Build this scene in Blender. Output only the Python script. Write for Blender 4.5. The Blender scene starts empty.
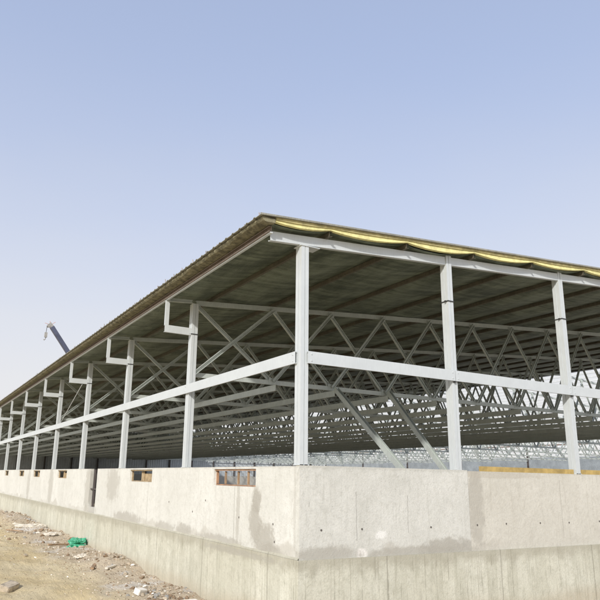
import bpy, math, random
from mathutils import Vector, Matrix, noise
random.seed(7)
sc = bpy.context.scene
COL = sc.collection
S = 4.5                      # bay along the long side
NB = 16                      # bays
L = S * NB
RIDGE = 24.74
W = RIDGE * 2
SL = 0.078
def zt(x):                   # top of rafters / truss top chords
    return 3.553 + SL * (x if x <= RIDGE else 2 * RIDGE - x)
NX = [0.12] + [2.06 + 1.62 * i for i in range(15)]
NX = NX + [W - x for x in reversed(NX[:-1])]
GX = [3.1, 6.26] + [6.26 + 3.1 * i for i in range(1, 14)] + [W - 0.14]

# ---------------------------------------------------------------- materials
def new_mat(name):
    m = bpy.data.materials.new(name); m.use_nodes = True
    nt = m.node_tree; b = nt.nodes['Principled BSDF']
    return m, nt, b
def N(nt, t, **kw):
    n = nt.nodes.new(t)
    for k, v in kw.items():
        if k in n.inputs: n.inputs[k].default_value = v
        else: setattr(n, k, v)
    return n
def math_(nt, op, a, b=None, clamp=False):
    n = nt.nodes.new('ShaderNodeMath'); n.operation = op; n.use_clamp = clamp
    for i, v in enumerate((a, b)):
        if v is None: continue
        if isinstance(v, (int, float)): n.inputs[i].default_value = v
        else: nt.links.new(v, n.inputs[i])
    return n.outputs[0]
def mix(nt, fac, a, b):
    n = nt.nodes.new('ShaderNodeMix'); n.data_type = 'RGBA'
    if isinstance(fac, (int, float)): n.inputs[0].default_value = fac
    else: nt.links.new(fac, n.inputs[0])
    for i, v in ((6, a), (7, b)):
        if isinstance(v, tuple): n.inputs[i].default_value = (*v[:3], 1)
        else: nt.links.new(v, n.inputs[i])
    return n.outputs[2]
def ramp(nt, v, lo, hi, smooth=True):
    n = nt.nodes.new('ShaderNodeMapRange'); n.interpolation_type = 'SMOOTHSTEP' if smooth else 'LINEAR'
    n.inputs[1].default_value = lo; n.inputs[2].default_value = hi
    nt.links.new(v, n.inputs[0]); return n.outputs[0]
def objco(nt, scale=(1, 1, 1)):
    tc = nt.nodes.new('ShaderNodeTexCoord'); mp = nt.nodes.new('ShaderNodeMapping')
    mp.inputs['Scale'].default_value = scale
    nt.links.new(tc.outputs['Object'], mp.inputs[0]); return mp.outputs[0]
def noise_(nt, vec, scale, detail=6, rough=0.6):
    n = N(nt, 'ShaderNodeTexNoise', Scale=scale, Detail=detail, Roughness=rough)
    nt.links.new(vec, n.inputs['Vector']); return n.outputs[0]
def bump(nt, b, h, strength=0.3, dist=0.02):
    n = N(nt, 'ShaderNodeBump', Strength=strength, Distance=dist)
    nt.links.new(h, n.inputs['Height']); nt.links.new(n.outputs[0], b.inputs['Normal'])

def steel(name, col, metal=0.3, rough=0.5, var=0.12, sc_=3.0):
    m, nt, b = new_mat(name)
    n1 = noise_(nt, objco(nt, (1, 1, 1)), sc_, 8, 0.7)
    n2 = noise_(nt, objco(nt, (6, 6, 0.7)), 9, 4, 0.6)
    f = ramp(nt, math_(nt, 'MULTIPLY', math_(nt, 'ADD', n1, n2), 0.5), 0.38, 0.62)
    c = mix(nt, f, tuple(v * (1 - var) for v in col), tuple(min(1, v * (1 + var * .5)) for v in col))
    n3 = noise_(nt, objco(nt, (1, 1, .6)), 2.2, 9, 0.75)
    c = mix(nt, math_(nt, 'MULTIPLY', ramp(nt, n3, 0.58, 0.72), 0.18), c, (0.33, 0.25, 0.17))
    nt.links.new(c, b.inputs['Base Color'])
    b.inputs['Metallic'].default_value = metal
    nt.links.new(ramp(nt, n1, 0.2, 0.8), b.inputs['Roughness'])
    mr = N(nt, 'ShaderNodeMapRange'); mr.inputs[3].default_value = rough - .08; mr.inputs[4].default_value = rough + .12
    nt.links.new(n1, mr.inputs[0]); nt.links.new(mr.outputs[0], b.inputs['Roughness'])
    bump(nt, b, n1, 0.08, 0.004)
    return m
M_GALV = steel('galvanised_steel', (0.60, 0.635, 0.645), 0.25, 0.5, 0.05)
M_TRUSS = steel('truss_steel', (0.52, 0.56, 0.53), 0.35, 0.5)
M_SHADED_PURLIN = steel('shaded_purlin_steel', (0.13, 0.115, 0.085), 0.3, 0.55, 0.3)  # purlin steel darkened to stand for shade under the roof
M_EAVE = steel('eave_steel', (0.27, 0.22, 0.19), 0.3, 0.5, 0.25)
M_CLAMP = steel('dark_clamp', (0.06, 0.06, 0.06), 0.4, 0.5)
M_SHEET = steel('roof_sheet_metal', (0.36, 0.35, 0.29), 0.4, 0.5, 0.25)
M_CLAD = steel('grey_cladding', (0.56, 0.60, 0.62), 0.2, 0.5, 0.2, 0.6)
M_CLAD2 = steel('blue_grey_cladding', (0.27, 0.30, 0.32), 0.2, 0.5, 0.3, 0.8)
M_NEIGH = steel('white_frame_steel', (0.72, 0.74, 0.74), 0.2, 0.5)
M_DKPOST = steel('dark_post', (0.10, 0.085, 0.08), 0.2, 0.6)  # column steel darkened for shade at the far sides; a batten shares it

def concrete(name, base, dark, light, stains=(), kind='upper'):
    """stains: (centre, (sx,sy,sz), strength) dry/damp patches with ragged outlines"""
    m, nt, b = new_mat(name)
    co = objco(nt)
    big = noise_(nt, co, 0.55, 7, 0.62)
    mid = noise_(nt, co, 3.2, 8, 0.7)
    fine = noise_(nt, co, 38, 5, 0.7)
    strk = noise_(nt, objco(nt, (9, 9, 0.55)), 1.5, 6, 0.7)
    c = mix(nt, ramp(nt, big, 0.38, 0.66), base, light)
    c = mix(nt, math_(nt, 'MULTIPLY', ramp(nt, mid, 0.45, 0.75), 0.45), c, dark)
    c = mix(nt, math_(nt, 'MULTIPLY', ramp(nt, strk, 0.52, 0.74), 0.55 if kind == 'upper' else 0.8), c, dark)
    tc = nt.nodes.new('ShaderNodeTexCoord')
    sep = nt.nodes.new('ShaderNodeSeparateXYZ'); nt.links.new(tc.outputs['Object'], sep.inputs[0])
    X, Y, Z = sep.outputs
    XY = math_(nt, 'SUBTRACT', Y, X)     # runs along both walls
    if kind == 'upper':
        # ragged beige band left by the stripped form along the foot of the skim coat
        wob = noise_(nt, objco(nt, (1, 1, 0.7)), 1.1, 9, 0.62)
        edge = math_(nt, 'ADD', Z, math_(nt, 'MULTIPLY', wob, -0.75))
        lowband = ramp(nt, edge, -1.50, -1.57)
        c = mix(nt, math_(nt, 'MULTIPLY', math_(nt, 'MULTIPLY', lowband, ramp(nt, big, 0.4, 0.62)), 0.6), c, (0.42, 0.395, 0.34))
        # grey efflorescence fringe just below the top edge
        te = math_(nt, 'ADD', Z, math_(nt, 'MULTIPLY', mid, 0.16))
        c = mix(nt, math_(nt, 'MULTIPLY', ramp(nt, te, 0.035, 0.075), 0.45), c, dark)
    else:
        # board marks of the formwork, each board a slightly different tone
        w = nt.nodes.new('ShaderNodeTexWhiteNoise'); w.noise_dimensions = '1D'
        nt.links.new(math_(nt, 'FLOOR', math_(nt, 'MULTIPLY', XY, 4.1)), w.inputs['W'])
        c = mix(nt, math_(nt, 'MULTIPLY', w.outputs['Value'], 0.4), c, base if kind == 'x' else (0.36, 0.35, 0.27))
        fr = math_(nt, 'FRACT', math_(nt, 'MULTIPLY', XY, 4.1))
        ln = math_(nt, 'LESS_THAN', math_(nt, 'ABSOLUTE', math_(nt, 'SUBTRACT', fr, 0.5)), 0.035)
        lm = math_(nt, 'MULTIPLY', ln, math_(nt, 'MULTIPLY', ramp(nt, mid, 0.42, 0.62), 0.5))
        c = mix(nt, lm, c, (0.20, 0.19, 0.14))
        fs = noise_(nt, objco(nt, (26, 26, 0.9)), 1.0, 5, 0.75)
        c = mix(nt, math_(nt, 'MULTIPLY', ramp(nt, fs, 0.54, 0.72), 0.65), c, (0.235, 0.215, 0.165))
        te = math_(nt, 'ADD', Z, math_(nt, 'MULTIPLY', mid, 0.5))
        c = mix(nt, math_(nt, 'MULTIPLY', ramp(nt, te, -1.28, -1.08), 0.55), c, (0.30, 0.275, 0.21))
        gl = ramp(nt, math_(nt, 'ADD', Z, math_(nt, 'MULTIPLY', big, -0.5)), -2.15, -2.45)
        c = mix(nt, math_(nt, 'MULTIPLY', gl, 0.5), c, (0.40, 0.33, 0.23))
    # pour joints
    for per, off, st in (((2.44, 0.35, 0.5),) if kind != 'upper' else ((4.5, 0.16, 0.4),)):
        fr = math_(nt, 'FRACT', math_(nt, 'DIVIDE', math_(nt, 'ADD', Y if kind == 'upper' else XY, off), per))
        wobj = math_(nt, 'MULTIPLY', math_(nt, 'SUBTRACT', mid, 0.5), 0.004)
        ln = math_(nt, 'LESS_THAN', math_(nt, 'ABSOLUTE', math_(nt, 'SUBTRACT', math_(nt, 'ADD', fr, wobj), 0.5)), 0.011 / per)
        c = mix(nt, math_(nt, 'MULTIPLY', ln, st), c, (0.17, 0.155, 0.12))
    dist_n = nt.nodes.new('ShaderNodeTexNoise'); dist_n.inputs['Scale'].default_value = 5.0; dist_n.inputs['Detail'].default_value = 10; dist_n.inputs['Roughness'].default_value = .72
    nt.links.new(tc.outputs['Object'], dist_n.inputs['Vector'])
    for cen, siz, stg, colr in stains:
        a = N(nt, 'ShaderNodeVectorMath', operation='SUBTRACT'); nt.links.new(tc.outputs['Object'], a.inputs[0]); a.inputs[1].default_value = cen
        d = N(nt, 'ShaderNodeVectorMath', operation='DIVIDE'); nt.links.new(a.outputs[0], d.inputs[0]); d.inputs[1].default_value = siz
        ln = N(nt, 'ShaderNodeVectorMath', operation='LENGTH'); nt.links.new(d.outputs[0], ln.inputs[0])
        v = math_(nt, 'ADD', ln.outputs['Value'], math_(nt, 'MULTIPLY', math_(nt, 'SUBTRACT', dist_n.outputs[0], 0.5), 2.6))
        c = mix(nt, math_(nt, 'MULTIPLY', ramp(nt, v, 1.35, 0.75), stg), c, colr)
    mott = noise_(nt, co, 12, 6, 0.75)
    c = mix(nt, math_(nt, 'MULTIPLY', ramp(nt, mott, 0.47, 0.68), 0.42), c, dark)
    # blow holes
    vo = N(nt, 'ShaderNodeTexVoronoi', Scale=11.0); nt.links.new(tc.outputs['Object'], vo.inputs['Vector'])
    pits = math_(nt, 'MULTIPLY', math_(nt, 'LESS_THAN', vo.outputs['Distance'], 0.075), ramp(nt, mid, 0.48, 0.6))
    c = mix(nt, math_(nt, 'MULTIPLY', pits, 0.45), c, (0.2, 0.18, 0.15))
    c = mix(nt, math_(nt, 'MULTIPLY', ramp(nt, fine, 0.45, 0.7), 0.38), c, dark)
    nt.links.new(c, b.inputs['Base Color']); b.inputs['Roughness'].default_value = 0.92
    h = math_(nt, 'ADD', math_(nt, 'MULTIPLY', fine, 0.35), math_(nt, 'SUBTRACT', mid, math_(nt, 'MULTIPLY', pits, 0.5)))
    bump(nt, b, math_(nt, 'ADD', h, math_(nt, 'MULTIPLY', mott, .5)), 0.7, 0.016)
    return m
GREY = (0.345, 0.325, 0.28); WARM = (0.42, 0.385, 0.32)
M_UPL = concrete('skim_concrete_long', (0.60, 0.595, 0.55), (0.44, 0.43, 0.385), (0.67, 0.665, 0.62), [
    ((0, 1.30, -0.52), (1, 0.13, 0.20), .85, GREY), ((0, 1.34, -0.86), (1, 0.17, 0.30), .8, GREY),
    ((0, 1.02, -1.10), (1, 0.30, 0.24), .8, GREY), ((0, 0.80, -1.26), (1, 0.34, 0.12), .7, GREY),
    ((0, 1.95, -0.75), (1, 0.06, 0.5), .5, GREY), ((0, 2.6, -1.25), (1, 0.9, 0.09), .7, GREY), ((0, 4.35, -1.2), (1, .4, .11), .7, GREY),
    ((0, 9.55, -0.40), (1, 0.55, 0.42), .55, GREY), ((0, 8.1, -1.2), (1, 1.0, 0.14), .7, GREY), ((0, 12.2, -0.6), (1, 0.30, 0.8), .6, GREY),
    ((0, 17.9, -0.6), (1, 0.4, 0.7), .55, GREY), ((0, 5.4, -1.22), (1, 0.5, 0.1), .6, GREY), ((0, 22.9, -0.6), (1, 0.35, 0.7), .5, GREY),
    ((0, 0.12, -0.6), (1, 0.04, 0.62), .35, GREY)])
M_UPG = concrete('skim_concrete_gable', (0.55, 0.545, 0.50), (0.40, 0.395, 0.35), (0.62, 0.615, 0.57), [
    ((1.46, 0, -0.98), (0.11, 1, 0.06), .7, (0.80, 0.79, 0.76)), ((1.10, 0, -1.23), (0.09, 1, 0.07), .8, (0.78, 0.75, 0.71)),
    ((2.85, 0, -1.20), (0.55, 1, 0.13), .8, GREY), ((0.45, 0, -1.22), (0.5, 1, 0.10), .7, GREY), ((2.1, 0, -1.24), (0.8, 1, 0.07), .7, GREY)])
M_UPG2 = concrete('bare_concrete_gable', (0.54, 0.52, 0.455), (0.43, 0.405, 0.345), (0.60, 0.58, 0.515), [
    ((3.52, 0, -0.5), (0.16, 1, 0.8), .6, GREY), ((3.9, 0, -0.06), (1.4, 1, 0.05), .5, WARM)])
M_PLINTH = concrete('board_marked_concrete', (0.57, 0.555, 0.46), (0.36, 0.35, 0.275), (0.63, 0.62, 0.53), [
    ((0, 1.8, -1.36), (1, 1.2, 0.05), .6, GREY)], kind='plinth')
M_PLAIN = concrete('plain_concrete', (0.45, 0.44, 0.40), (0.34, 0.33, 0.3), (0.5, 0.49, 0.45))

def simple(name, col, rough=0.7, metal=0, var=0.25, s=6, bs=0.2):
    m, nt, b = new_mat(name)
    n = noise_(nt, objco(nt), s, 7, 0.65)
    c = mix(nt, ramp(nt, n, 0.3, 0.7), tuple(v * (1 - var) for v in col), tuple(min(1, v * (1 + var)) for v in col))
    nt.links.new(c, b.inputs['Base Color']); b.inputs['Roughness'].default_value = rough; b.inputs['Metallic'].default_value = metal
    bump(nt, b, n, bs, 0.02)
    return m
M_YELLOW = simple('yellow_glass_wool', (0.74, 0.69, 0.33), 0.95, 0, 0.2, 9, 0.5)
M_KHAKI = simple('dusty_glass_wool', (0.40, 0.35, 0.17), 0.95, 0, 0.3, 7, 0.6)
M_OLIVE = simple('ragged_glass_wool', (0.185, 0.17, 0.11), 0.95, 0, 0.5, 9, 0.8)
M_TIMBER = simple('ochre_timber', (0.40, 0.285, 0.10), 0.8, 0, 0.25, 5)
M_FRAME = simple('orange_formwork_timber', (0.33, 0.19, 0.11), 0.8, 0, 0.3, 5)
M_TAN = simple('tan_board', (0.36, 0.27, 0.16), 0.85, 0, 0.3, 8)
M_STICK = simple('grey_brown_timber', (0.30, 0.20, 0.12), 0.85, 0, 0.35, 8)
M_GREEN = simple('green_plastic', (0.06, 0.34, 0.20), 0.45, 0, 0.3, 5)
M_WHITEBLK = simple('white_block', (0.74, 0.70, 0.64), 0.9, 0, 0.12, 9)
M_GREYBLK = simple('grey_mortar', (0.30, 0.29, 0.27), 0.95, 0, 0.4, 9, 0.6)
M_ROCK = simple('broken_concrete', (0.45, 0.38, 0.29), 0.95, 0, 0.35, 7, 0.6)
M_BROWN = simple('brown_rubble', (0.24, 0.17, 0.11), 0.95, 0, 0.4, 7, 0.6)
M_PAPER = simple('pale_paper', (0.60, 0.55, 0.47), 0.85, 0, 0.15, 4)
M_BOOM = simple('dark_blue_paint', (0.07, 0.078, 0.12), 0.45, 0, 0.2, 1)  # blue paint lightened slightly to imitate distance haze
M_CRANEW = simple('white_paint', (0.75, 0.72, 0.68), 0.45, 0, 0.1, 1)
M_ORANGE = simple('orange_paint', (0.55, 0.16, 0.05), 0.5, 0, 0.1, 1)
M_TYRE = simple('black_rubber', (0.03, 0.03, 0.03), 0.8, 0, 0.2, 4)
M_GLASS = simple('dark_glass', (0.03, 0.04, 0.05), 0.1, 0, 0.1, 1)
M_HOLE_SHADE = simple('painted_hole_shade', (0.10, 0.09, 0.08), 0.9, 0, 0.2, 30)  # disc colour imitates the shade inside form-tie holes

# foil facing of the blanket
def foil():
    m, nt, b = new_mat('foil_facing')
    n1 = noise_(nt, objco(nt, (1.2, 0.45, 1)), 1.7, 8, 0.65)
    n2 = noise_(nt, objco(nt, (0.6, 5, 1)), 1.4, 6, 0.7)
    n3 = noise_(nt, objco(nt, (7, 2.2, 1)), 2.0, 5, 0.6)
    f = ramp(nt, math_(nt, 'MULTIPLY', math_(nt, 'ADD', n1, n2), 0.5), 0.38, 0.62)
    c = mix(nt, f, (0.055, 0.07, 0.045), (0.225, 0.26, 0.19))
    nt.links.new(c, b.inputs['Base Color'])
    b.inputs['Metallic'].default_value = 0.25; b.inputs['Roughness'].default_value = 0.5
    h = math_(nt, 'ADD', n1, math_(nt, 'MULTIPLY', math_(nt, 'ADD', n2, n3), 0.5))
    bump(nt, b, h, 0.7, 0.05)
    return m
M_FOIL = foil()

def sand():
    m, nt, b = new_mat('sand')
    co = objco(nt)
    n1 = noise_(nt, co, 0.45, 8, 0.6); n2 = noise_(nt, co, 3.0, 9, 0.7); n3 = noise_(nt, co, 30, 6, 0.75)
    c = mix(nt, ramp(nt, n1, 0.4, 0.62), (0.64, 0.51, 0.285), (0.70, 0.59, 0.38))
    c = mix(nt, math_(nt, 'MULTIPLY', ramp(nt, n2, 0.48, 0.7), 0.45), c, (0.46, 0.365, 0.235))
    tc = nt.nodes.new('ShaderNodeTexCoord'); sep = nt.nodes.new('ShaderNodeSeparateXYZ'); nt.links.new(tc.outputs['Object'], sep.inputs[0])
    # paler, pinkish builders' dust trodden in along the wall, with cement spills
    nearw = ramp(nt, math_(nt, 'ADD', sep.outputs[0], math_(nt, 'MULTIPLY', n1, -1.6)), -2.6, -1.5)
    c = mix(nt, math_(nt, 'MULTIPLY', nearw, 0.75), c, (0.50, 0.42, 0.33))
    c = mix(nt, math_(nt, 'MULTIPLY', math_(nt, 'MULTIPLY', nearw, ramp(nt, noise_(nt, co, 0.8, 6, 0.6), 0.54, 0.62)), 0.85), c, (0.66, 0.62, 0.56))
    c = mix(nt, math_(nt, 'MULTIPLY', math_(nt, 'MULTIPLY', nearw, ramp(nt, noise_(nt, co, 6, 7, 0.75), 0.55, 0.68)), 0.7), c, (0.22, 0.16, 0.11))
    c = mix(nt, math_(nt, 'MULTIPLY', ramp(nt, n3, 0.5, 0.75), 0.35), c, (0.30, 0.22, 0.13))
    nt.links.new(c, b.inputs['Base Color']); b.inputs['Roughness'].default_value = 0.97
    tr = noise_(nt, objco(nt, (2.6, 0.5, 1)), 1.3, 6, 0.6)
    h = math_(nt, 'ADD', math_(nt, 'MULTIPLY', n3, 0.25), math_(nt, 'ADD', n2, math_(nt, 'MULTIPLY', tr, 0.8)))
    bump(nt, b, h, 1.0, 0.11)
    return m
M_SAND = sand()

# ---------------------------------------------------------------- mesh builder
class MB:
    def __init__(s): s.v = []; s.f = []; s.m = []
    def add(s, v, f, mi=0):
        o = len(s.v); s.v += [tuple(p) for p in v]; s.f += [tuple(i + o for i in q) for q in f]; s.m += [mi] * len(f); return s
    def box(s, x0, x1, y0, y1, z0, z1, mi=0):
        v = [(x, y, z) for x in (x0, x1) for y in (y0, y1) for z in (z0, z1)]
        return s.add(v, [(0, 1, 3, 2), (4, 6, 7, 5), (0, 4, 5, 1), (2, 3, 7, 6), (0, 2, 6, 4), (1, 5, 7, 3)], mi)
    def prism(s, prof, p0, p1, up=(0, 0, 1), flip=False, mi=0):
        p0 = Vector(p0); p1 = Vector(p1); d = (p1 - p0).normalized(); up = Vector(up)
        side = d.cross(up).normalized()
        if flip: side = -side
        u = side.cross(d).normalized()
        if u.dot(up) < 0: u = -u
        n = len(prof)
        v = [p + side * a + u * b for p in (p0, p1) for a, b in prof]
        f = [(i, (i + 1) % n, n + (i + 1) % n, n + i) for i in range(n)] + [tuple(range(n))[::-1], tuple(range(n, 2 * n))]
        return s.add(v, f, mi)
    def tube(s, p0, p1, r0, r1=None, n=12, mi=0):
        r1 = r0 if r1 is None else r1
        p0 = Vector(p0); p1 = Vector(p1); d = (p1 - p0).normalized()
        a = d.orthogonal().normalized(); b = d.cross(a)
        v = [p + (a * math.cos(2 * math.pi * i / n) + b * math.sin(2 * math.pi * i / n)) * r for p, r in ((p0, r0), (p1, r1)) for i in range(n)]
        f = [(i, (i + 1) % n, n + (i + 1) % n, n + i) for i in range(n)] + [tuple(range(n))[::-1], tuple(range(n, 2 * n))]
        return s.add(v, f, mi)
    def mesh(s, name, mats, smooth=False):
        me = bpy.data.meshes.new(name); me.from_pydata(s.v, [], s.f)
        for m in (mats if isinstance(mats, (list, tuple)) else [mats]): me.materials.append(m)
        for p, mi in zip(me.polygons, s.m): p.material_index = mi; p.use_smooth = smooth
        me.validate(); me.update()
        import bmesh
        bm = bmesh.new(); bm.from_mesh(me); bmesh.ops.recalc_face_normals(bm, faces=bm.faces); bm.to_mesh(me); bm.free()
        return me
    def build(s, name, mats, parent=None, loc=(0, 0, 0), smooth=False):
        o = bpy.data.objects.new(name, s.mesh(name, mats, smooth)); COL.objects.link(o)
        o.location = loc; o.parent = parent; return o
def inst(me, name, parent, loc=(0, 0, 0), rot=(0, 0, 0), scale=(1, 1, 1)):
    o = bpy.data.objects.new(name, me); COL.objects.link(o); o.parent = parent
    o.location = loc; o.rotation_euler = rot; o.scale = scale; return o
def tag(o, label=None, cat=None, group=None, kind=None):
    if label: o['label'] = label
    if cat: o['category'] = cat
    if group: o['group'] = group
    if kind: o['kind'] = kind
    return o
def empty(name, loc=(0, 0, 0)):
    o = bpy.data.objects.new(name, None); COL.objects.link(o); o.location = loc; o.empty_display_size = 0.5; return o
def cprof(h, f, t=0.006, lip=0.015):
    # C section: web on the a=0 side, open towards +a, centred on height
    k = h / 2
    return [(0, -k), (f, -k), (f, -k + lip), (f - t, -k + lip), (f - t, -k + t), (t, -k + t), (t, k - t), (f - t, k - t), (f - t, k - lip), (f, k - lip), (f, k), (0, k)]
def bx(w, h): return [(-w / 2, -h / 2), (w / 2, -h / 2), (w / 2, h / 2), (-w / 2, h / 2)]

# ================================================================ GROUND
def gz(x, y):
    z = -2.36 + .17 * min(1, max(0, (y - 3) / 8))
    if x < 0.3 and abs(x) < 40 and -30 < y < 110:
        n = noise.noise(Vector((x * .35, y * .35, 0))) * .10 + noise.noise(Vector((x * 1.6, y * 1.1, 3))) * .075 + noise.noise(Vector((x * 4, y * 4, 7))) * .022
        z += n
        if y > -1:
            m = 0.03 + 0.14 * max(0, noise.noise(Vector((1.5, y * .33, 9))) + .15) + 0.05 * noise.noise(Vector((x * 2, y * 1.7, 11)))
            z += max(0, m) * math.exp(-((max(0, -x)) / 1.1) ** 2)
            z += 0.05 * math.exp(-((x + .9) / .4) ** 2 - ((y - 3.7) / .7) ** 2)
            z += 0.20 * math.exp(-((x + .35) / .6) ** 2 - ((y - 7.6) / 1.3) ** 2)
            z += 0.36 * math.exp(-((x + .8) / .9) ** 2 - ((y - 21) / 3.5) ** 2)
    return z
def axis(lo, hi, step, far):
    a = []; v = lo
    while v <= hi + 1e-6: a.append(v); v += step
    g = step; v = hi; up = []
    while v < far: g *= 1.35; v += g; up.append(v)
    g = step; v = lo; dn = []
    while v > -far: g *= 1.35; v -= g; dn.append(v)
    return dn[::-1] + a + up
ax = axis(-6, 0.6, 0.07, 2500); ay = axis(1, 16, 0.07, 2500)
ay2 = []
ay = [v for v in ay if v <= 16] ; st = 0.07; v = ay[-1]
while v < 2600: st = min(st * 1.03, 400) if v < 60 else st * 1.3; v += st; ay.append(v)
g = MB()
g.v = [(x, y, gz(x, y)) for y in ay for x in ax]
nx = len(ax)
g.f = [(j * nx + i, j * nx + i + 1, (j + 1) * nx + i + 1, (j + 1) * nx + i) for j in range(len(ay) - 1) for i in range(nx - 1)]
g.m = [0] * len(g.f)
o = g.build('ground', M_SAND, smooth=True); tag(o, kind='structure')

# ================================================================ CONCRETE WALL
wall = empty('concrete_wall', (0, 0, -2.3))
tag(wall, 'stained pale concrete wall with small openings standing round the foot of the steel shed', 'concrete wall')
WZ = (0, 0, 2.3)
def grid_wall(axis_, a0, a1, z0, z1, d0, d1, holes):
    """wall slab with openings; axis_ 'y' = runs along y (thickness in x d0..d1)"""
    As = sorted({a0, a1, *[h[0] for h in holes], *[h[1] for h in holes]})
    Zs = sorted({z0, z1, *[h[2] for h in holes], *[h[3] for h in holes]})
    mb = MB()
    def P(a, z, d): return (d, a, z) if axis_ == 'y' else (a, d, z)
    def solid(i, j):
        if not (0 <= i < len(As) - 1 and 0 <= j < len(Zs) - 1): return False
        ca = (As[i] + As[i + 1]) / 2; cz = (Zs[j] + Zs[j + 1]) / 2
        return not any(h[0] < ca < h[1] and h[2] < cz < h[3] for h in holes)
    for i in range(len(As) - 1):
        for j in range(len(Zs) - 1):
            if not solid(i, j): continue
            A0, A1, B0, B1 = As[i], As[i + 1], Zs[j], Zs[j + 1]
            for d in (d0, d1): mb.add([P(A0, B0, d), P(A1, B0, d), P(A1, B1, d), P(A0, B1, d)], [(0, 1, 2, 3)])
            for (di, dj, q) in ((-1, 0, [(A0, B0), (A0, B1)]), (1, 0, [(A1, B0), (A1, B1)]), (0, -1, [(A0, B0), (A1, B0)]), (0, 1, [(A0, B1), (A1, B1)])):
                if not solid(i + di, j + dj):
                    (p, q1) = q
                    mb.add([P(p[0], p[1], d0), P(q1[0], q1[1], d0), P(q1[0], q1[1], d1), P(p[0], p[1], d1)], [(0, 1, 2, 3)])
    import bmesh
    return mb
def weld(o):
    import bmesh
    bm = bmesh.new(); bm.from_mesh(o.data); bmesh.ops.remove_doubles(bm, verts=bm.verts, dist=1e-4)
    bmesh.ops.recalc_face_normals(bm, faces=bm.faces); bm.to_mesh(o.data); bm.free()
T = 0.10; ZL = -1.283
openings = [(1.34, 2.97), (6.38, 8.04), (15.28, 16.82), (20.38, 21.97), (24.44, 25.98), (29.57, 30.98), (38.5, 40.1), (43.0, 44.6), (52, 53.6), (61, 62.6)]
holes = [(a, b, -0.32 + 0.004 * i, -0.035) for i, (a, b) in enumerate(openings)]
slot = (11.22, 11.72, -1.08, 1)
def long_wall(a0, a1):
    hs = [h for h in holes if a0 < h[0] < a1]
    mb = grid_wall('y', a0, a1, ZL, 0.0, 0.0, T, hs)
    o = mb.build('upper_wall', M_UPL, wall, WZ); weld(o); return o
long_wall(T, 11.20); long_wall(11.98, L)
def part(mb, name, mat, parent=wall, loc=WZ, **k): return mb.build(name, mat, parent, loc, **k)
m = MB(); m.box(0.012, T - .01, 11.20, 11.98, ZL, -1.09); part(m, 'slot_fill', M_PLAIN)
m = MB(); m.box(0.03, .08, 11.62, 11.66, -1.09, -.02); m.box(0.03, .08, 11.20, 11.98, -.60, -.57); part(m, 'formwork_batten', M_DKPOST)
# gable wall: first length with skim coat stands 5 cm proud of the rest
o = part(grid_wall('x', 0.0, 3.34, ZL, 0.012, 0.0, T, []), 'upper_wall', M_UPG)
# top thickness overlap avoided: long wall starts behind the gable panel
o = part(grid_wall('x', 3.34, W, ZL, 0.0, 0.014, T, []), 'upper_wall', M_UPG2)
part(grid_wall('x', T, W - T, ZL, 0.0, L - T, L - .001, []), 'upper_wall', M_PLAIN)
part(grid_wall('y', T, L, ZL, 0.0, W - T, W, []), 'upper_wall', M_PLAIN)
# plinth
m = MB()
P0 = -0.035
m.box(P0, T + .03, P0, L + .03, -2.9, ZL); o = part(m, 'plinth', M_PLINTH)
m = MB(); m.box(T + .03, W + .03, P0 , T + .03, -2.9, ZL); part(m, 'plinth', M_PLINTH)
m = MB(); m.box(W - T, W + .03, T + .03, L + .03, -2.9, ZL); part(m, 'plinth', M_PLAIN)
m = MB(); m.box(T + .03, W - T, L - T, L + .03, -2.9, ZL); part(m, 'plinth', M_PLAIN)
# mortar fillet on the ledge, slightly wavy
def fillet(axis_, a0, a1, step=0.12):
    m = MB(); n = int((a1 - a0) / step); rows = []
    for i in range(n + 1):
        a = a0 + (a1 - a0) * i / n
        w = 0.026 + 0.014 * noise.noise(Vector((a * 1.7, 2, 3))); h = 0.022 + 0.02 * noise.noise(Vector((a * 2.3, 5, 1)))
        pr = [(0.003, 0.002), (-w, 0.002), (-w * .8, h * .5), (0.003, h + .012)]
        for d, z in pr: m.v.append((d, a, ZL + z) if axis_ == 'y' else (a, d, ZL + z))
    for i in range(n):
        for k in range(4):
            q = (i * 4 + k, i * 4 + (k + 1) % 4, (i + 1) * 4 + (k + 1) % 4, (i + 1) * 4 + k); m.f.append(q); m.m.append(0)
    return part(m, 'mortar_fillet', M_PLINTH)
fillet('y', 0.0, 60)
# window frames left from the formwork
for i, (a, b, z0, z1) in enumerate(holes[:8]):
    m = MB()
    zz = z0
    m.box(0.02, 0.09, a + .003, b - .003, z1 - 0.028, z1 - .003)            # lintel board
    m.box(0.05, 0.09, a + .004, a + .03, zz + .03, z1 - .031)
    m.box(0.05, 0.09, b - .03, b - .004, zz + .03, z1 - .031)
    m.box(0.05, 0.09, a + .004, b - .004, zz + .003, zz + .022)
    fr = part(m, 'window_frame', M_FRAME if i == 0 else M_TAN)
    if i:
        m = MB(); m.box(.115, .135, a + .01, a + .55 * (b - a), z0 + .004, z1 - .09); m.box(.095, .11, a + .5 * (b - a), a + .62 * (b - a), z0 + .024, z1 - .04)
        part(m, 'board', M_TAN, fr, (0, 0, 0))
    for k in range(0 if i else 3):
        y = a + (b - a) * (k + 1) / (4 if not i else 3) + random.uniform(-.1, .1)
        m = MB(); m.box(0.055, 0.085, y, y + .03, zz + .03, z1 - .038); part(m, 'prop', M_STICK, fr, (0, 0, 0))
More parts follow.
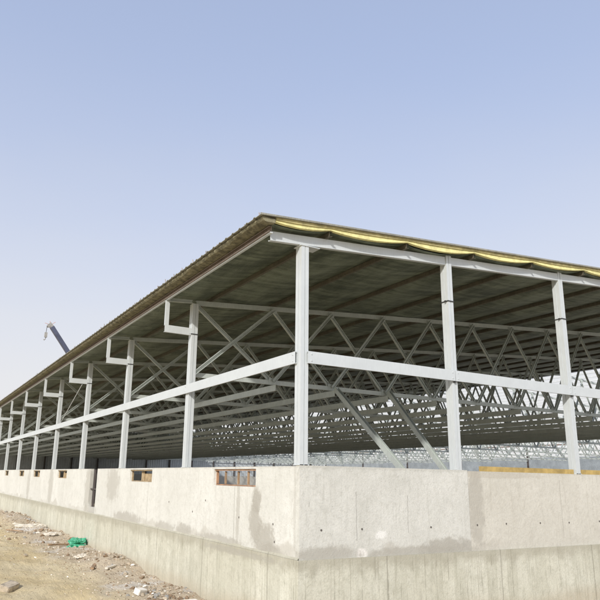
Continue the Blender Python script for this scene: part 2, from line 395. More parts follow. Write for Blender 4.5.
# dark discs for shade in tie holes, and cold-joint cracks on the gable face
hole_disc = MB(); hole_disc.tube((0, -.004, 0), (0, .01, 0), 0.016, n=10); hole_disc_me = hole_disc.mesh('tie_hole_shade', M_HOLE_SHADE)
for x in (0.37, 1.10, 2.47): inst(hole_disc_me, 'tie_hole_shade', wall, (x, 0, -0.89 + 2.3))
for x in (3.52, 4.22, 5.1, 5.9, 6.8): inst(hole_disc_me, 'tie_hole_shade', wall, (x, 0.014, -0.87 + 2.3 + random.uniform(-.01, .01)))
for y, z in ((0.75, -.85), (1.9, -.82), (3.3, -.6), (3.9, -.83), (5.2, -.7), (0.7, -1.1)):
    inst(hole_disc_me, 'tie_hole_shade', wall, (0, y, z + 2.3), (0, 0, -math.pi / 2), (.8, 1, 1.1))
def crack(pts, axis_, name='crack'):
    m = MB()
    for (a, z), (a2, z2) in zip(pts, pts[1:]):
        if axis_ == 'x': m.add([(a - .0022, 0, z), (a + .0022, 0, z), (a2 + .0022, 0, z2), (a2 - .0022, 0, z2)], [(0, 1, 2, 3)])
    return m
for x, za, zb, d in ((1.0, -0.35, -1.12, 0), (2.0, -0.4, -0.98, 0), (5.72, -0.12, -1.15, .014), (0.16, -.5, -.62, 0)):
    pts = []; z = za
    while z > zb: pts.append((x + random.uniform(-.006, .006), z)); z -= .07
    m = crack(pts, 'x'); o = m.build('crack', M_GREYBLK, wall, (0, d - .0035, 2.3))

# ================================================================ STEEL SHED
shed = empty('steel_shed', (0, 0, 0))
tag(shed, 'long galvanised steel shed frame with lattice trusses and yellow insulated roof on concrete wall', 'steel shed')
def sp(mb, name, mat, parent=None, loc=(0, 0, 0), **k): return mb.build(name, mat, parent or shed, loc, **k)

# columns: two channels back to back, groove down each face
def col_mesh(h, wx=0.135, wy=0.165, name='column', mat=M_GALV):
    m = MB(); g = 0.007
    # outline with shallow grooves in the middle of every face
    gx, gy = wx / 2, wy / 2
    pr = [(0, 0), (gx - g, 0), (gx - g, .012), (gx + g, .012), (gx + g, 0), (wx, 0),
          (wx, gy - g), (wx - .012, gy - g), (wx - .012, gy + g), (wx, gy + g), (wx, wy),
          (gx + g, wy), (gx + g, wy - .012), (gx - g, wy - .012), (gx - g, wy), (0, wy),
          (0, gy + g), (.012, gy + g), (.012, gy - g), (0, gy - g)]
    n = len(pr)
    m.add([(x, y, z) for z in (0, h) for x, y in pr], [(i, (i + 1) % n, n + (i + 1) % n, n + i) for i in range(n)] + [tuple(range(n))[::-1], tuple(range(n, 2 * n))])
    m.box(-.012, wx + .02, -.0, wy + .02, -.0, .012)          # base plate
    m.tube((wx + .01, wy * .5, .01), (wx + .01, wy * .5, .04), .012, n=6)
    return m.mesh(name, mat)
ecm = col_mesh(zt(0.07) - .1 + .005)
clamp = MB(); clamp.box(-.012, .147, -.012, .177, 0, .018); clamp.box(-.05, -.012, .02, .05, .002, .016); clamp_me = clamp.mesh('clamp', M_CLAMP)
for k in range(1, NB + 1):
    c = inst(ecm, 'column', shed, (0.004, k * S - .08, 0))
    inst(clamp_me, 'clamp', c, (0, 0, 2.775))
corner = inst(col_mesh(zt(0) - .165), 'column', shed, (0.003, 0.003, 0.012))
m = MB(); m.box(-.02, .34, -.01, .2, zt(0) - .168, zt(0) - .156); sp(m, 'cap_plate', M_GALV)
for i, x in enumerate(GX):
    top = zt(x) + .03
    c = inst(col_mesh(top, .125, .16), 'column', shed, (x, 0.003 if i == 0 else 0.016, 0))
    if i < 8: inst(clamp_me, 'clamp', c, (0, 0, 2.95 + .12 * (i % 2)), scale=(.93, 1, 1))
# far columns (every second bay) and end-gable posts, shade put into their dark steel
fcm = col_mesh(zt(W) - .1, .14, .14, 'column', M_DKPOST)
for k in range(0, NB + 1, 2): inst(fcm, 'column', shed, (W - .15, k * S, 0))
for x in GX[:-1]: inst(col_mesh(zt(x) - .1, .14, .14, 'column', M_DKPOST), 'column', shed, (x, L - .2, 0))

# gable rafter beam, in lengths butting at the columns
def rafter(y, x0, x1, mat=M_GALV, hh=0.15, flip=False):
    m = MB()
    m.prism(cprof(hh, .07, .006, .02), (x0, y, zt(x0) - hh / 2), (x1, y, zt(x1) - hh / 2), flip=flip)
    return sp(m, 'rafter_beam', mat)
xs = [-.555] + GX
for a, b in zip(xs, xs[1:]):
    x0 = a if a < 0 else a + .127
    x1 = b - .002
    if x0 < RIDGE < x1: rafter(0.02, x0, RIDGE, flip=True); rafter(0.02, RIDGE, x1, flip=True)
    else: rafter(0.02, x0, x1, flip=True)
rafter(L, -.6, RIDGE); rafter(L, RIDGE, W + .6)
# girts
def girt_part(p0, p1, flip=False, h=.185):
    m = MB(); m.prism(cprof(h, .034, .006, .02), p0, p1, flip=flip); 
    P0_, P1_ = Vector(p0), Vector(p1); n_ = max(1, round((P1_ - P0_).length / (S if abs(P1_.y - P0_.y) > 1 else 3.1)))
    out = Vector((-1, 0, 0)) if abs(P1_.y - P0_.y) > 1 else Vector((0, -1, 0)); d_ = (P1_ - P0_).normalized()
    for k in range(n_ + 1):
        q = P0_ + (P1_ - P0_) * k / n_ + d_ * (.06 if k == 0 else -.06)
        for dz in (-.05, .05): m.tube(q + Vector((0, 0, dz)), q + Vector((0, 0, dz)) + out * .009, .011, n=6)
    return sp(m, 'girt', M_GALV)
zg = 1.605
gy = [0.10] + [k * S for k in range(3, NB, 3)] + [L]
for a, b in zip(gy, gy[1:]): girt_part((-.038, a + .004, zg), (-.038, b - .004, zg))
gx = [.105] + GX
for i, (a, b) in enumerate(zip(gx, gx[1:])): girt_part((a + (.005 if i == 0 else .05), -.037, zg), (b + .04, -.037, zg), flip=True)
cl_ = MB(); cl_.box(.03, .06, -.035, .0, -.12, -.096); cl_me = cl_.mesh('girt_cleat', M_CLAMP)
for x in GX[:-1]: inst(cl_me, 'girt_cleat', shed, (x, 0, zg))
# eave brackets
br = MB()
br.prism(cprof(.155, .05, .005, .012), (-.60, .0, 2.835), (-.004, .0, 2.835), flip=True)
br_me = br.mesh('bracket_arm', M_GALV)
bv = MB(); bv.box(-.60, -.515, 0.002, .05, 2.914, zt(-.6) - .02); bv_me = bv.mesh('bracket_hanger', M_GALV)
be = MB(); be.prism(cprof(.07, .045, .005, .012), (-.6, .04, zt(-.6) - .045), (.0, .04, zt(0) - .05)); be_me = be.mesh('outrigger', M_TRUSS)
for k in range(1, NB + 1):
    b = inst(br_me, 'bracket', shed, (0, k * S - .06, 0)); inst(bv_me, 'hanger', b); inst(be_me, 'outrigger', b)

# trusses
tr = MB()
H = .10
for sx in (0, 1):
    a, b = (NX[0], RIDGE) if not sx else (RIDGE, NX[-1])
    tr.prism(cprof(H, .06, .006, .015), (a, 0, zt(a) - H / 2), (b, 0, zt(b) - H / 2), flip=True)
tr.prism(cprof(.10, .06, .006, .015), (NX[0], 0, 1.93), (NX[-1], 0, 1.93), flip=True)
for x in NX[1:-1]:     # gusset plates
    tr.box(x - .09, x + .09, -.006, -.002, 1.90, 2.03); tr.box(x - .09, x + .09, -.006, -.002, zt(x) - .16, zt(x) - .03)
tr_me = tr.mesh('truss', M_TRUSS)
webs = []
for i in range(len(NX) - 1):
    a, b = NX[i], NX[i + 1]
    for kind in (0, 1):
        m = MB(); y = .062 if kind else -.05
        p0, p1 = ((a, y, zt(a) - .08), (b, y, 1.95)) if kind else ((a, y, 1.95), (b, y, zt(b) - .08))
        m.prism(cprof(.08, .045, .005, .012), p0, p1); webs.append(m.mesh('web_member', M_TRUSS))
for k in range(1, NB + 1):
    t = inst(tr_me, 'truss', shed, (0, k * S + (.02 if k < NB else -.35), 0))
    for w in webs: inst(w, 'web_member', t)
# purlins on the rafters
def long_c(name, x, z, y0, y1, h, f, mat, flip=False):
    m = MB(); m.prism(cprof(h, f, .004, .012), (x, y0, z), (x, y1, z), flip=flip); return sp(m, name, mat)
PX = [0.45] + NX[1:15] + [RIDGE - .12, RIDGE + .12] + NX[16:-1] + [W - .45]
for x in PX: long_c('purlin', x, zt(x) + .042, -.12, L + .12, .08, .05, M_SHADED_PURLIN if x < RIDGE else M_NEIGH)  # same steel: dark copy for roof shade, pale copy for the sunlit half
for x in [0.45 + .81 + 1.62 * i for i in range(9, 29)]:   # closer purlins where the sheets are still missing
    if RIDGE + .6 < x < W - 1: long_c('purlin', x, zt(x) + .042, -.12, L + .12, .08, .05, M_NEIGH)  # pale copy again, sunlight put into the colour
long_c('eave_purlin', -.575, zt(-.6) + .003, -.06, L + .1, .085, .05, M_EAVE, flip=True)
long_c('eave_purlin', W + .6, zt(W + .6) - .05, -.06, L + .1, .13, .05, M_EAVE)
m = MB(); m.box(-.60, -.555, -.06, L + .1, zt(-.6) - .060, zt(-.6) - .042); sp(m, 'eave_flange', M_GALV)
# ceiling purlins below the bottom chords
for x in [q for q in NX[1:-1] if q < 22.6]: long_c('ceiling_purlin', x + .02, 1.805, S - .1, L - .3, .14, .05, M_TRUSS)
for k in range(1, NB, 2):   # eave struts between column heads on the inside
    pass
# raking props behind the gable wall and a loose brace rod
def prop(p0, p1):
    m = MB(); m.prism(cprof(.10, .06, .006, .015), p0, p1, up=(1, 0, 0)); m.prism(cprof(.10, .05, .006, .015), p0, p1, up=(1, 0, 0), flip=True); sp(m, 'raking_prop', M_TRUSS)
def ext(a, b, z):
    a = Vector(a); b = Vector(b); t = (z - a.z) / (b.z - a.z); return a + (b - a) * t
A = (3.72, 4.38, 1.90); prop(A, ext(A, (3.68, 2.1, .07), -1.25))
A = (5.37, 4.44, 1.97); prop(A, ext(A, (5.36, 2.62, .07), -1.25))
m = MB(); m.tube((.02, 14.3, 2.84), (.02, 17.3, 1.72), .012, n=6); sp(m, 'brace_rod', M_GALV)

# insulation foil sagging between purlins
def foil_obj(xa, xb, name):
    pts = sorted([x for x in PX if xa - .01 <= x <= xb + .01] + [xa, xb])
    X = []
    for a, b in zip(pts, pts[1:]):
        if b - a < .05: continue
        n = 8 if b - a > .6 else 3
        for i in range(n): X.append((a + (b - a) * i / n, i / n, b - a))
    X.append((pts[-1], 0, 1))
    Y = [-.08 + .6 * j for j in range(int(L / .6) + 1)] + [L + .14]
    m = MB()
    for y in Y:
        for (x, t, w) in X:
            s = 4 * t * (1 - t) * .068 * min(1, w / 1.5)
            s *= 1 + .5 * noise.noise(Vector((x * .6, y * .5, 4)))
            s += .012 * noise.noise(Vector((x * 2.5, y * 1.7, 1))) * (1 if t else .1)
            m.v.append((x, y, zt(x) + .087 - s))
    n = len(X)
    m.f = [(j * n + i, j * n + i + 1, (j + 1) * n + i + 1, (j + 1) * n + i) for j in range(len(Y) - 1) for i in range(n - 1)]
    m.m = [0] * len(m.f)
    return sp(m, name, M_FOIL, smooth=True)
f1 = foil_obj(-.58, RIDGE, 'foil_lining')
# yellow blanket end, lens shaped between the purlin ends
pts = [-.56, .45] + NX[1:15] + [RIDGE]
lower = []; 
m = MB(); mk = MB()
for a, b in zip(pts, pts[1:]):
    n = 14; dep = random.uniform(.82, 1.2)
    for i in range(n):
        xx = [a + (b - a) * (i + q) / n for q in (0, 1)]
        tt = [(i + q) / n for q in (0, 1)]
        lo = [zt(x) + .094 - 4 * t * (1 - t) * .062 * dep * min(1, (b - a) / 1.5) for x, t in zip(xx, tt)]
        up = [zt(x) + .120 - (.016 * math.sin(t * math.pi)) for x, t in zip(xx, tt)]
        hi = [zt(x) + .156 for x in xx]
        for mb_, l, u, y0, y1 in ((m, lo, up, -.150, -.085), (mk, [u + .001 for u in up], hi, -.168, -.08)):
            mb_.add([(xx[0], y0, l[0]), (xx[1], y0, l[1]), (xx[1], y0, u[1]), (xx[0], y0, u[0]), (xx[0], y1, l[0]), (xx[1], y1, l[1]), (xx[1], y1, u[1]), (xx[0], y1, u[0])],
                    [(0, 1, 2, 3), (7, 6, 5, 4), (0, 4, 5, 1), (3, 2, 6, 7)] + ([(0, 3, 7, 4)] if i == 0 else []))
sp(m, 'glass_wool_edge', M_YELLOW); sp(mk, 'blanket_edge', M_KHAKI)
# ragged blanket hanging out over the eave
m = MB(); n = 900
for i in range(n + 1):
    y = -.165 + (L + .3) * (i / n) ** 1.5
    r = noise.noise(Vector((y * 1.3, 0, 0))) * .5 + noise.noise(Vector((y * 5, 3, 0))) * .3 + noise.noise(Vector((y * 14, 5, 0))) * .2
    q = noise.noise(Vector((y * 2.1, 8, 2))) * .5 + noise.noise(Vector((y * 9, 8, 6))) * .4
    zt0 = zt(-.9)
    pr = [(-.57, zt0 + .158), (-.80 , zt0 + .155), (-.80 - .02 * q, zt0 + .125), (-.775 - .04 * r, zt0 + .102 + .035 * r), (-.70 + .05 * q, zt0 + .092 + .03 * q), (-.57, zt0 + .09)]
    m.v += [(x, y, z) for x, z in pr]
for i in range(n):
    for k in range(6): m.f.append((i * 6 + k, i * 6 + (k + 1) % 6, (i + 1) * 6 + (k + 1) % 6, (i + 1) * 6 + k)); m.m.append(0)
m.f.append(tuple(range(6))); m.m.append(0); m.f.append(tuple(range(n * 6, n * 6 + 6))); m.m.append(0)
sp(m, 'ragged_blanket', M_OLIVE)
# profiled roof sheets
def sheet(xa, xb, y0=-.19):
    m = MB(); prof = []; y = y0
    while y < L + .2:
        prof += [(y, 0), (y + .17, 0), (y + .195, .02), (y + .225, .02)]; y += .25
    v = []
    for x in (xa, xb):
        for (yy, dz) in prof: v.append((x, yy, zt(x) + .163 + dz)); 
    for x in (xa, xb):
        for (yy, dz) in prof: v.append((x, yy, zt(x) + .159 + dz - .004))
    n = len(prof); f = []
    for i in range(n - 1):
        f.append((i, i + 1, n + i + 1, n + i)); f.append((2 * n + i, 3 * n + i, 3 * n + i + 1, 2 * n + i + 1))
        f.append((i, 2 * n + i, 2 * n + i + 1, i + 1)); f.append((n + i, n + i + 1, 3 * n + i + 1, 3 * n + i))
    f.append((0, n, 3 * n, 2 * n)); f.append((n - 1, 3 * n - 1, 4 * n - 1, 2 * n - 1)) if False else None
    f = [q for q in f if q]
    m.add(v, f); return sp(m, 'roof_sheet', M_SHEET)
xs_ = [-.845, 7.5, 16.0, RIDGE]
for a, b in zip(xs_, xs_[1:]): sheet(a, b)
m = MB(); m.prism(bx(.02, .028), (-.845, -.192, zt(-.845) + .171), (RIDGE, -.192, zt(RIDGE) + .171)); sp(m, 'verge_trim', M_SHEET)
# roofing screws and wire ends standing up along the eave
m = MB(); y = -.1
while y < 60:
    x = -.80 + random.uniform(-.03, .03); z0 = zt(x) + .186
    if random.random() < .8: m.tube((x, y, z0 - .03), (x - random.uniform(0, .02), y + random.uniform(-.02, .02), z0 + random.uniform(.02, .05)), .008, n=5)
    y += .5 + random.uniform(-.1, .1)
sp(m, 'roof_screws', M_EAVE)
# end gable cladding
m = MB(); x = .2; prof = []
while x < W - .3:
    prof += [(x, 0), (x + .2, 0), (x + .22, .03), (x + .28, .03)]; x += .3
n = len(prof); v = [(x, L + .004 + d, z) for z in (.0, 2.85) for x, d in prof] + [(x, L + .009 + d, z) for z in (.0, 2.85) for x, d in prof]
m.add(v, [(i, i + 1, n + i + 1, n + i) for i in range(n - 1)] + [(2 * n + i, 3 * n + i, 3 * n + i + 1, 2 * n + i + 1) for i in range(n - 1)])
sp(m, 'end_cladding', M_CLAD)
m = MB(); m.add([(-.1, L + .02, 2.86), (RIDGE + 6, L + .02, 2.86), (RIDGE + 6, L + .02, zt(RIDGE + 6)), (RIDGE, L + .02, zt(RIDGE)), (-.1, L + .02, zt(-.1)),
      (-.1, L + .05, 2.86), (RIDGE + 6, L + .05, 2.86), (RIDGE + 6, L + .05, zt(RIDGE + 6)), (RIDGE, L + .05, zt(RIDGE)), (-.1, L + .05, zt(-.1))],
      [(0, 1, 2, 3, 4), (9, 8, 7, 6, 5), (0, 5, 6, 1), (1, 6, 7, 2), (2, 7, 8, 3), (3, 8, 9, 4), (4, 9, 5, 0)])
sp(m, 'end_dark_panel', M_FOIL)  # dark panel added at the far end to shut out the sky

# ochre timber lying on the gable wall
for i, (a, b) in enumerate(((3.72, 6.22), (6.45, 9.3))):
    m = MB(); m.box(0, b - a, 0, .05, 0, .085); o = m.build('timber_plank', M_TIMBER, None, (a, .042 + .006 * i, .001)); o.rotation_euler = (0, 0, .002)
    tag(o, ['ochre timber plank lying on top of the gable wall between the second and third columns', 'ochre timber plank lying on the gable wall top beyond the third column'][i], 'plank')

# ================================================================ NEIGHBOUR SHED
nb = empty('neighbour_shed', (66, 0, -2.2)); tag(nb, 'pale open steel frame with grey cladding seen beyond the far eave of the big shed', 'steel shed')
def npart(mb, name, mat): return mb.build(name, mat, nb, (-66 + 66, 0, 2.2))
nc = MB(); nc.box(0, .2, -.1, .1, 0, 5.2); nc_me = nc.mesh('column', M_NEIGH)
ys = [-30 + 5.2 * i for i in range(30)]
for y in ys: inst(nc_me, 'column', nb, (0, y, 2.2))
m = MB(); m.box(.02, .2, ys[0], ys[-1], -2.4, 0); npart(m, 'low_wall', M_PLAIN)
m = MB(); m.box(-.16, -.12, ys[0], ys[-1], 0.001, 3.0); npart(m, 'cladding', M_CLAD2)
for z in (2.9, 3.5, 4.1, 5.15):
    m = MB(); m.box(-.08, -.002, ys[0], ys[-1], z - .07, z + .07); npart(m, 'girt', M_NEIGH)
m = MB()
for y, y2 in zip(ys, ys[1:]):
    n = 6
    for i in range(n):
        a = y + (y2 - y) * i / n; b = y + (y2 - y) * (i + 1) / n
        m.prism(bx(.06, .08), (.3, a, 4.1 if i % 2 else 5.1), (.3, b, 5.1 if i % 2 else 4.1), up=(1, 0, 0))
        m.box(.28, .34, a - .05, a + .05, 2.6, 4.1)
npart(m, 'lattice', M_NEIGH)
rm = MB()
rm.prism(bx(.12, .3), (0, 0, 5.3), (20, 0, 6.9)); rm.prism(bx(.12, .3), (20, 0, 6.9), (40, 0, 5.3)); rm.prism(bx(.1, .12), (0, 0, 3.8), (40, 0, 3.8))
for i in range(12):
    a = 40 * i / 12; b = 40 * (i + 1) / 12; f = lambda x: 5.3 + 1.6 * (x if x < 20 else 40 - x) / 20
    rm.prism(bx(.07, .07), (a, 0, 3.8 if i % 2 else f(a)), (b, 0, f(b) if i % 2 else 3.8))
rm_me = rm.mesh('roof_truss', M_NEIGH)
for y in ys[::1]: inst(rm_me, 'roof_truss', nb, (0, y, 2.2))
fm = MB(); fm.box(40, 40.2, -.1, .1, -2.2, 5.2); fm_me = fm.mesh('column', M_NEIGH)
for y in ys: inst(fm_me, 'column', nb, (0, y, 2.2))

# ================================================================ CRANE
cr = empty('mobile_crane', (27.5, 95, -2.2)); tag(cr, 'truck crane with dark blue raised boom, standing behind the far end of the shed', 'crane')
def cp(mb, name, mat, par=None, **k): return mb.build(name, mat, par or cr, (0, 0, 0), **k)
m = MB(); m.box(-4, 7.5, -1.3, 1.3, 1.0, 1.5); m.box(-3.8, 5, -1.2, 1.2, 1.5, 1.8); cp(m, 'chassis', M_ORANGE)
m = MB()
m.add([(5.2, -1.25, 1.5), (7.9, -1.25, 1.5), (7.9, 1.25, 1.5), (5.2, 1.25, 1.5), (5.3, -1.2, 3.1), (7.3, -1.2, 3.1), (7.3, 1.2, 3.1), (5.3, 1.2, 3.1)], [(0, 1, 5, 4), (1, 2, 6, 5), (2, 3, 7, 6), (3, 0, 4, 7), (4, 5, 6, 7), (0, 3, 2, 1)])
cab = cp(m, 'driver_cab', M_CRANEW)
m = MB(); m.add([(7.83, -1.1, 2.1), (7.83, 1.1, 2.1), (7.43, 1.1, 2.95), (7.43, -1.1, 2.95)], [(0, 1, 2, 3)]); cp(m, 'windscreen', M_GLASS, cab)
wm = MB(); wm.tube((0, -.18, 0), (0, .18, 0), .55, n=20); wm_me = wm.mesh('wheel', M_TYRE); rmh = MB(); rmh.tube((0, -.2, 0), (0, .2, 0), .25, n=14); rmh_me = rmh.mesh('rim', M_CRANEW)
for x in (-3, -1.6, 3.4, 6.2):
    for y in (-1.1, 1.1): w = inst(wm_me, 'wheel', cr, (x, y, .55)); inst(rmh_me, 'rim', w)
m = MB(); m.box(-1.5, 3, -1.2, 1.2, 1.85, 3.0); m.box(1.2, 3.4, -1.25, 1.25, 1.9, 2.9); cp(m, 'superstructure', M_ORANGE)
tip = Vector((12.57 - 27.5, 0, 22.49 + 2.2)); base = Vector((1.6, 0, 2.9))
dd = tip - base
for i, (a, b, w) in enumerate(((0, .45, .85), (.45, .75, .75), (.75, 1, .62))):
    m = MB(); m.prism([(-w / 2, -w * .45), (-w * .3, -w * .6), (w * .3, -w * .6), (w / 2, -w * .45), (w / 2, w / 2), (-w / 2, w / 2)], base + dd * a, base + dd * b, up=(0, 0, 1)); cp(m, 'boom_section', M_BOOM)
m = MB(); e = dd.normalized()
m.prism(bx(.5, .6), tip, tip + e * .5 + Vector((-.2, 0, .1)))
for q in (-.25, .25): m.tube(tip + Vector((-.55, q - .05, .1)), tip + Vector((-.55, q + .05, .1)), .22, n=14)
hd = cp(m, 'boom_head', M_GREYBLK)
m = MB(); m.tube(tip + e * .4, tip + e * .4 + Vector((.7, 0, .55)), .025); m.tube(tip + e * .4, tip + e * .4 + Vector((-.9, 0, .2)), .025); m.tube(tip + e * .4, tip + e * .5 + Vector((-.1, 0, .5)), .03); cp(m, 'mast_light', M_ORANGE, hd)
m = MB()
for q in (-.1, .1): m.tube(tip + Vector((-.75, q, .1)), tip + Vector((-.8, q, -1.0)), .025, n=6)
rope = cp(m, 'hoist_rope', M_CLAMP)
m = MB(); hb = tip + Vector((-.8, 0, -1.0)); m.box(hb.x - .2, hb.x + .2, -.2, .2, hb.z - .75, hb.z); m.tube(hb + Vector((0, 0, -.75)), hb + Vector((0, 0, -1.0)), .06); m.tube(hb + Vector((0, 0, -1.0)), hb + Vector((-.2, 0, -1.25)), .07); m.tube(hb + Vector((-.2, 0, -1.25)), hb + Vector((-.3, 0, -1.1)), .05)
cp(m, 'hook_block', M_GREYBLK)
m = MB(); m.tube((-.6, 0, 2.2), base + dd * .3 + Vector((0, 0, -.3)), .14); cp(m, 'lift_cylinder', M_CRANEW)

# ================================================================ DEBRIS
def rock_mesh(name, mat, sq=(1, .8, .55), seed=0, cut=True):
    import bmesh
    bm = bmesh.new(); bmesh.ops.create_icosphere(bm, subdivisions=2, radius=1)
    r = random.Random(seed)
    for k in range(9):
        d = Vector((r.uniform(-1, 1), r.uniform(-1, 1), r.uniform(-1, 1))).normalized(); h = r.uniform(.5, .8)
        for v in bm.verts:
            t = v.co.dot(d)
            if t > h: v.co -= d * (t - h)
    for v in bm.verts:
        v.co *= 1 + .13 * noise.noise(v.co * 2.3 + Vector((seed, 0, 0)))
        v.co = Vector((v.co.x * sq[0], v.co.y * sq[1], v.co.z * sq[2]))
    me = bpy.data.meshes.new(name); bm.to_mesh(me); bm.free(); me.materials.append(mat); return me
protos = [rock_mesh('stone', [M_ROCK, M_ROCK, M_BROWN, M_ROCK, M_GREYBLK, M_ROCK, M_BROWN, M_WHITEBLK, M_ROCK, M_BROWN][i], (1, random.uniform(.6, .9), random.uniform(.4, .65)), i) for i in range(10)]
def put(me, name, x, y, s, rz=None, tilt=.3, sink=.3):
    o = bpy.data.objects.new(name, me); COL.objects.link(o)
    o.location = (x, y, gz(x, y) + s * .25); o.scale = (s, s, s)
    o.rotation_euler = (random.uniform(-tilt, tilt), random.uniform(-tilt, tilt), rz if rz is not None else random.uniform(0, 6.28)); return o
def rubble_spot(i):
    if i < 75 or i >= 255: return (random.gauss(-.72, .26), random.gauss(3.65, .45), random.uniform(.02, .07))
    if i < 130: return (-abs(random.gauss(.15, .5)) - .1, random.gauss(7.6, 1.5), random.uniform(.02, .07))
    if i < 190: return (-abs(random.gauss(.2, .8)) - .1, random.uniform(9.5, 16), random.uniform(.02, .09))
    return (-abs(random.gauss(.3, 1.0)) - .15, random.uniform(15, 30), random.uniform(.03, .12))
for i in range(295):
    x, y, s = rubble_spot(i); x = min(x, -.06 - s)
    o = put(random.choice(protos), 'stone', x, y, s)
    tag(o, 'small broken lump of concrete or stone lying in the sand at the wall foot', 'stone', 'stones scattered along the wall foot')
# fine grit
m = MB()
for i in range(5200):
    y = 2.5 + 26 * random.random() ** 1.6; x = -abs(random.gauss(0, .9)) - .05 if random.random() < .8 else -random.uniform(.1, 5)
    s = random.uniform(.005, .02) * (1 + y * .04); z = gz(x, y) - s * .2
    v = [(x + random.uniform(-s, s), y + random.uniform(-s, s), z + random.uniform(0, s * 1.1)) for _ in range(3)] + [(x, y, z + s * 1.1), (x + s * .6, y - s, z - s * .2)]
    m.add(v, [(0, 1, 3), (1, 2, 3), (2, 0, 3), (0, 4, 1), (0, 3, 4), (1, 4, 3)], random.choice((0, 0, 0, 1, 1, 0, 1, 2) if i % 3 else (0, 1)))
o = m.build('gravel', [M_ROCK, M_BROWN, M_WHITEBLK]); tag(o, 'fine grit and crumbs of concrete strewn over the sand', 'gravel', kind='stuff')
# named bits
def blob_obj(name, mat, loc, size, label, cat, seed, rz=0, wr=.25, sub=4):
    import bmesh
    bm = bmesh.new(); bmesh.ops.create_icosphere(bm, subdivisions=sub, radius=1)
    for v in bm.verts:
        n = noise.noise(v.co * 1.6 + Vector((seed, 1, 2))) + .5 * noise.noise(v.co * 4 + Vector((seed, 5, 2))) + .3 * abs(noise.noise(v.co * 9 + Vector((seed, 7, 2))))
        v.co *= 1 + wr * n
        v.co = Vector((v.co.x * size[0], v.co.y * size[1], max(-.25, v.co.z) * size[2]))
    me = bpy.data.meshes.new(name); bm.to_mesh(me); bm.free(); me.materials.append(mat)
    o = bpy.data.objects.new(name, me); COL.objects.link(o); o.location = (loc[0], loc[1], gz(*loc) + .01 + size[2] * .1); o.rotation_euler = (0, 0, rz)
    tag(o, label, cat); return o
blob_obj('plastic_sheet', M_GREEN, (-.28, 11.6), (.21, .22, .17), 'crumpled bright green plastic sheet lying against the foot of the long wall', 'plastic sheet', 3, .4, .65, 4)
blob_obj('plastic_sheet', M_GREEN, (-.44, 11.3), (.15, .18, .06), 'small flat piece of green plastic in front of the crumpled green sheet', 'plastic sheet', 8, 0, .7, 4)
def block(name, mat, loc, size, rz, label, cat, tilt=(0.1, .05), dz=0):
    m = MB(); a, b, c = size
    m.box(-a, a, -b, b, 0, 2 * c)
    o = m.build(name, mat, None, (loc[0], loc[1], gz(*loc) - .02 + dz)); o.rotation_euler = (*tilt, rz)
    import bmesh
    bm = bmesh.new(); bm.from_mesh(o.data); bmesh.ops.bevel(bm, geom=bm.edges[:], offset=min(size) * .18, segments=2, affect='EDGES')
    bmesh.ops.subdivide_edges(bm, edges=bm.edges[:], cuts=2)
    for v in bm.verts: v.co += Vector([noise.noise(v.co * 14 + Vector((k * 9, 0, loc[1]))) * min(size) * .16 for k in range(3)])
    bm.to_mesh(o.data); bm.free(); tag(o, label, cat); return o
block('concrete_block', M_WHITEBLK, (-.98, 3.80), (.105, .07, .05), .5, 'squarish chalk white block at the edge of the rubble by the wall', 'block', (.25, .1), .03)
block('concrete_slab', M_WHITEBLK, (-.42, 2.86), (.24, .14, .03), .3, 'flat pale slab lying at the wall foot beside the rubble', 'slab')
block('mortar_lump', M_GREYBLK, (-1.62, 3.35), (.08, .055, .04), .9, 'dark grey broken mortar lump alone on the sand in front of the rubble', 'mortar lump', (.3, .1))
block('mortar_lump', M_WHITEBLK, (-1.72, 3.42), (.05, .035, .02), .2, 'small white mortar crumb touching the dark grey lump on the sand', 'mortar lump', (.2, .1))
block('stone_slab', M_ROCK, (-2.92, 5.75), (.19, .11, .07), .9, 'pale tan rounded stone slab lying out on the sand at the left', 'stone slab', (.25, -.1))
for (x, y, l, rz, lab) in ((-1.35, 16.3, 1.1, 1.9, 'long grey brown timber offcut on the trodden sand beyond the plastic'), (-.95, 17.8, .7, 2.2, 'short pale board on the sand behind the long offcut'), (-.92, 7.3, .55, 1.2, 'thin weathered stick on the edge of the dirt near the wall'), (-.70, 6.7, .4, .8, 'short light batten in the dirt in front of the weathered stick'), (-.75, 11.9, .7, .35, 'brown stick lying just beyond the green plastic')):
    m = MB(); m.box(-l / 2, l / 2, -.035, .035, 0, .035)
    o = m.build('timber_offcut', M_PAPER if 'pale' in lab or 'light' in lab else M_STICK, None, (x, y, gz(x, y) + .02)); o.rotation_euler = (.1, random.uniform(-.05, .05), rz); tag(o, lab, 'timber')
blob_obj('cement_sack', M_PAPER, (-.5, 14.2), (.32, .25, .07), 'flattened pale cement sack lying beyond the green sheet by the wall', 'sack', 21, .5, .5)
blob_obj('cement_sack', M_PAPER, (-.55, 17.6), (.5, .35, .10), 'heaped pale cement sack further along the wall than the flattened one', 'sack', 25, .2, .5)
blob_obj('cement_sack', M_PAPER, (-.75, 9.2), (.16, .12, .07), 'small torn scrap of pale cement sack just before the green plastic', 'sack', 27, .2, .5)

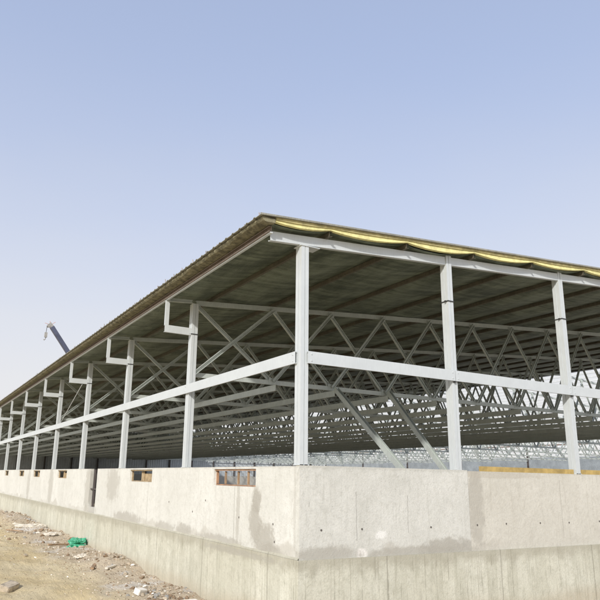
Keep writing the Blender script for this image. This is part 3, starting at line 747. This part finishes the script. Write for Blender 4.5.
# ================================================================ LIGHT, SKY, CAMERA
SUN = Vector((-.70, -.56, .50)).normalized()
ld = bpy.data.lights.new('sun', 'SUN'); ld.energy = 3.3; ld.angle = math.radians(2.0); ld.color = (1, .965, .90)
lo = bpy.data.objects.new('sun', ld); COL.objects.link(lo); lo.rotation_euler = SUN.to_track_quat('Z', 'Y').to_euler()
w = bpy.data.worlds.new('World'); sc.world = w; w.use_nodes = True
nt = w.node_tree; bg = nt.nodes['Background']
sky = nt.nodes.new('ShaderNodeTexSky'); sky.sky_type = 'NISHITA'; sky.sun_disc = False
sky.sun_elevation = math.asin(SUN.z); sky.sun_rotation = math.atan2(SUN.x, SUN.y)
sky.air_density = 1.0; sky.dust_density = 3.0; sky.ozone_density = 2.0; sky.altitude = 0
hz = nt.nodes.new('ShaderNodeMix'); hz.data_type = 'RGBA'      # dusty desert air thins the blue
tcw = nt.nodes.new('ShaderNodeTexCoord'); sw = nt.nodes.new('ShaderNodeSeparateXYZ'); nt.links.new(tcw.outputs['Generated'], sw.inputs[0])
mrw = nt.nodes.new('ShaderNodeMapRange'); mrw.interpolation_type = 'SMOOTHSTEP'
mrw.inputs[1].default_value = -0.05; mrw.inputs[2].default_value = 0.75; mrw.inputs[3].default_value = 0.97; mrw.inputs[4].default_value = 0.55
nt.links.new(sw.outputs[2], mrw.inputs[0]); nt.links.new(mrw.outputs[0], hz.inputs[0])
nt.links.new(sky.outputs[0], hz.inputs[6]); hz.inputs[7].default_value = (4.05, 4.5, 5.8, 1)
hc = nt.nodes.new('ShaderNodeMix'); hc.data_type = 'RGBA'
mr2 = nt.nodes.new('ShaderNodeMapRange'); mr2.interpolation_type = 'SMOOTHSTEP'; mr2.inputs[1].default_value = 0.02; mr2.inputs[2].default_value = .68
ny = nt.nodes.new('ShaderNodeTexNoise'); ny.inputs['Scale'].default_value = 1.6; ny.inputs['Detail'].default_value = 4
mpw = nt.nodes.new('ShaderNodeMapping'); mpw.inputs['Scale'].default_value = (1, 1, 3.5); nt.links.new(tcw.outputs['Generated'], mpw.inputs[0]); nt.links.new(mpw.outputs[0], ny.inputs['Vector'])
an = nt.nodes.new('ShaderNodeMath'); an.operation = 'MULTIPLY_ADD'; an.inputs[1].default_value = .22; nt.links.new(ny.outputs[0], an.inputs[0])
sb = nt.nodes.new('ShaderNodeMath'); sb.operation = 'SUBTRACT'; sb.inputs[1].default_value = .11; nt.links.new(sw.outputs[2], sb.inputs[0]); nt.links.new(sb.outputs[0], an.inputs[2])
nt.links.new(an.outputs[0], mr2.inputs[0]); nt.links.new(mr2.outputs[0], hc.inputs[0])
hc.inputs[6].default_value = (5.1, 5.0, 4.95, 1); hc.inputs[7].default_value = (3.55, 4.1, 5.65, 1)
nt.links.new(hc.outputs[2], hz.inputs[7])
nt.links.new(hz.outputs[2], bg.inputs[0]); bg.inputs[1].default_value = 0.14
cam = bpy.data.cameras.new('camera'); co = bpy.data.objects.new('camera', cam); COL.objects.link(co)
f = 633.914; C = (-4.96706, -7.97598, -0.175969); F = Vector((0.4778004, 0.8436876, 0.2447408)); R = Vector((0.8677967, -0.4966024, 0.0177481)); U = Vector((-0.1365127, -0.2039052, 0.9694261))
co.matrix_world = Matrix(((R.x, U.x, -F.x, C[0]), (R.y, U.y, -F.y, C[1]), (R.z, U.z, -F.z, C[2]), (0, 0, 0, 1)))
cam.sensor_width = 36; cam.lens = f / 600 * 36; cam.shift_x = (300 - 275.3675) / 600; cam.shift_y = (318.1076 - 300) / 600
cam.clip_start = .05; cam.clip_end = 6000
sc.camera = co
sc.view_settings.view_transform = 'Standard'; sc.view_settings.look = 'None'; sc.view_settings.gamma = 1; sc.view_settings.use_curve_mapping = False
sc.view_settings.exposure = 0.28
sc.cycles.max_bounces = 6
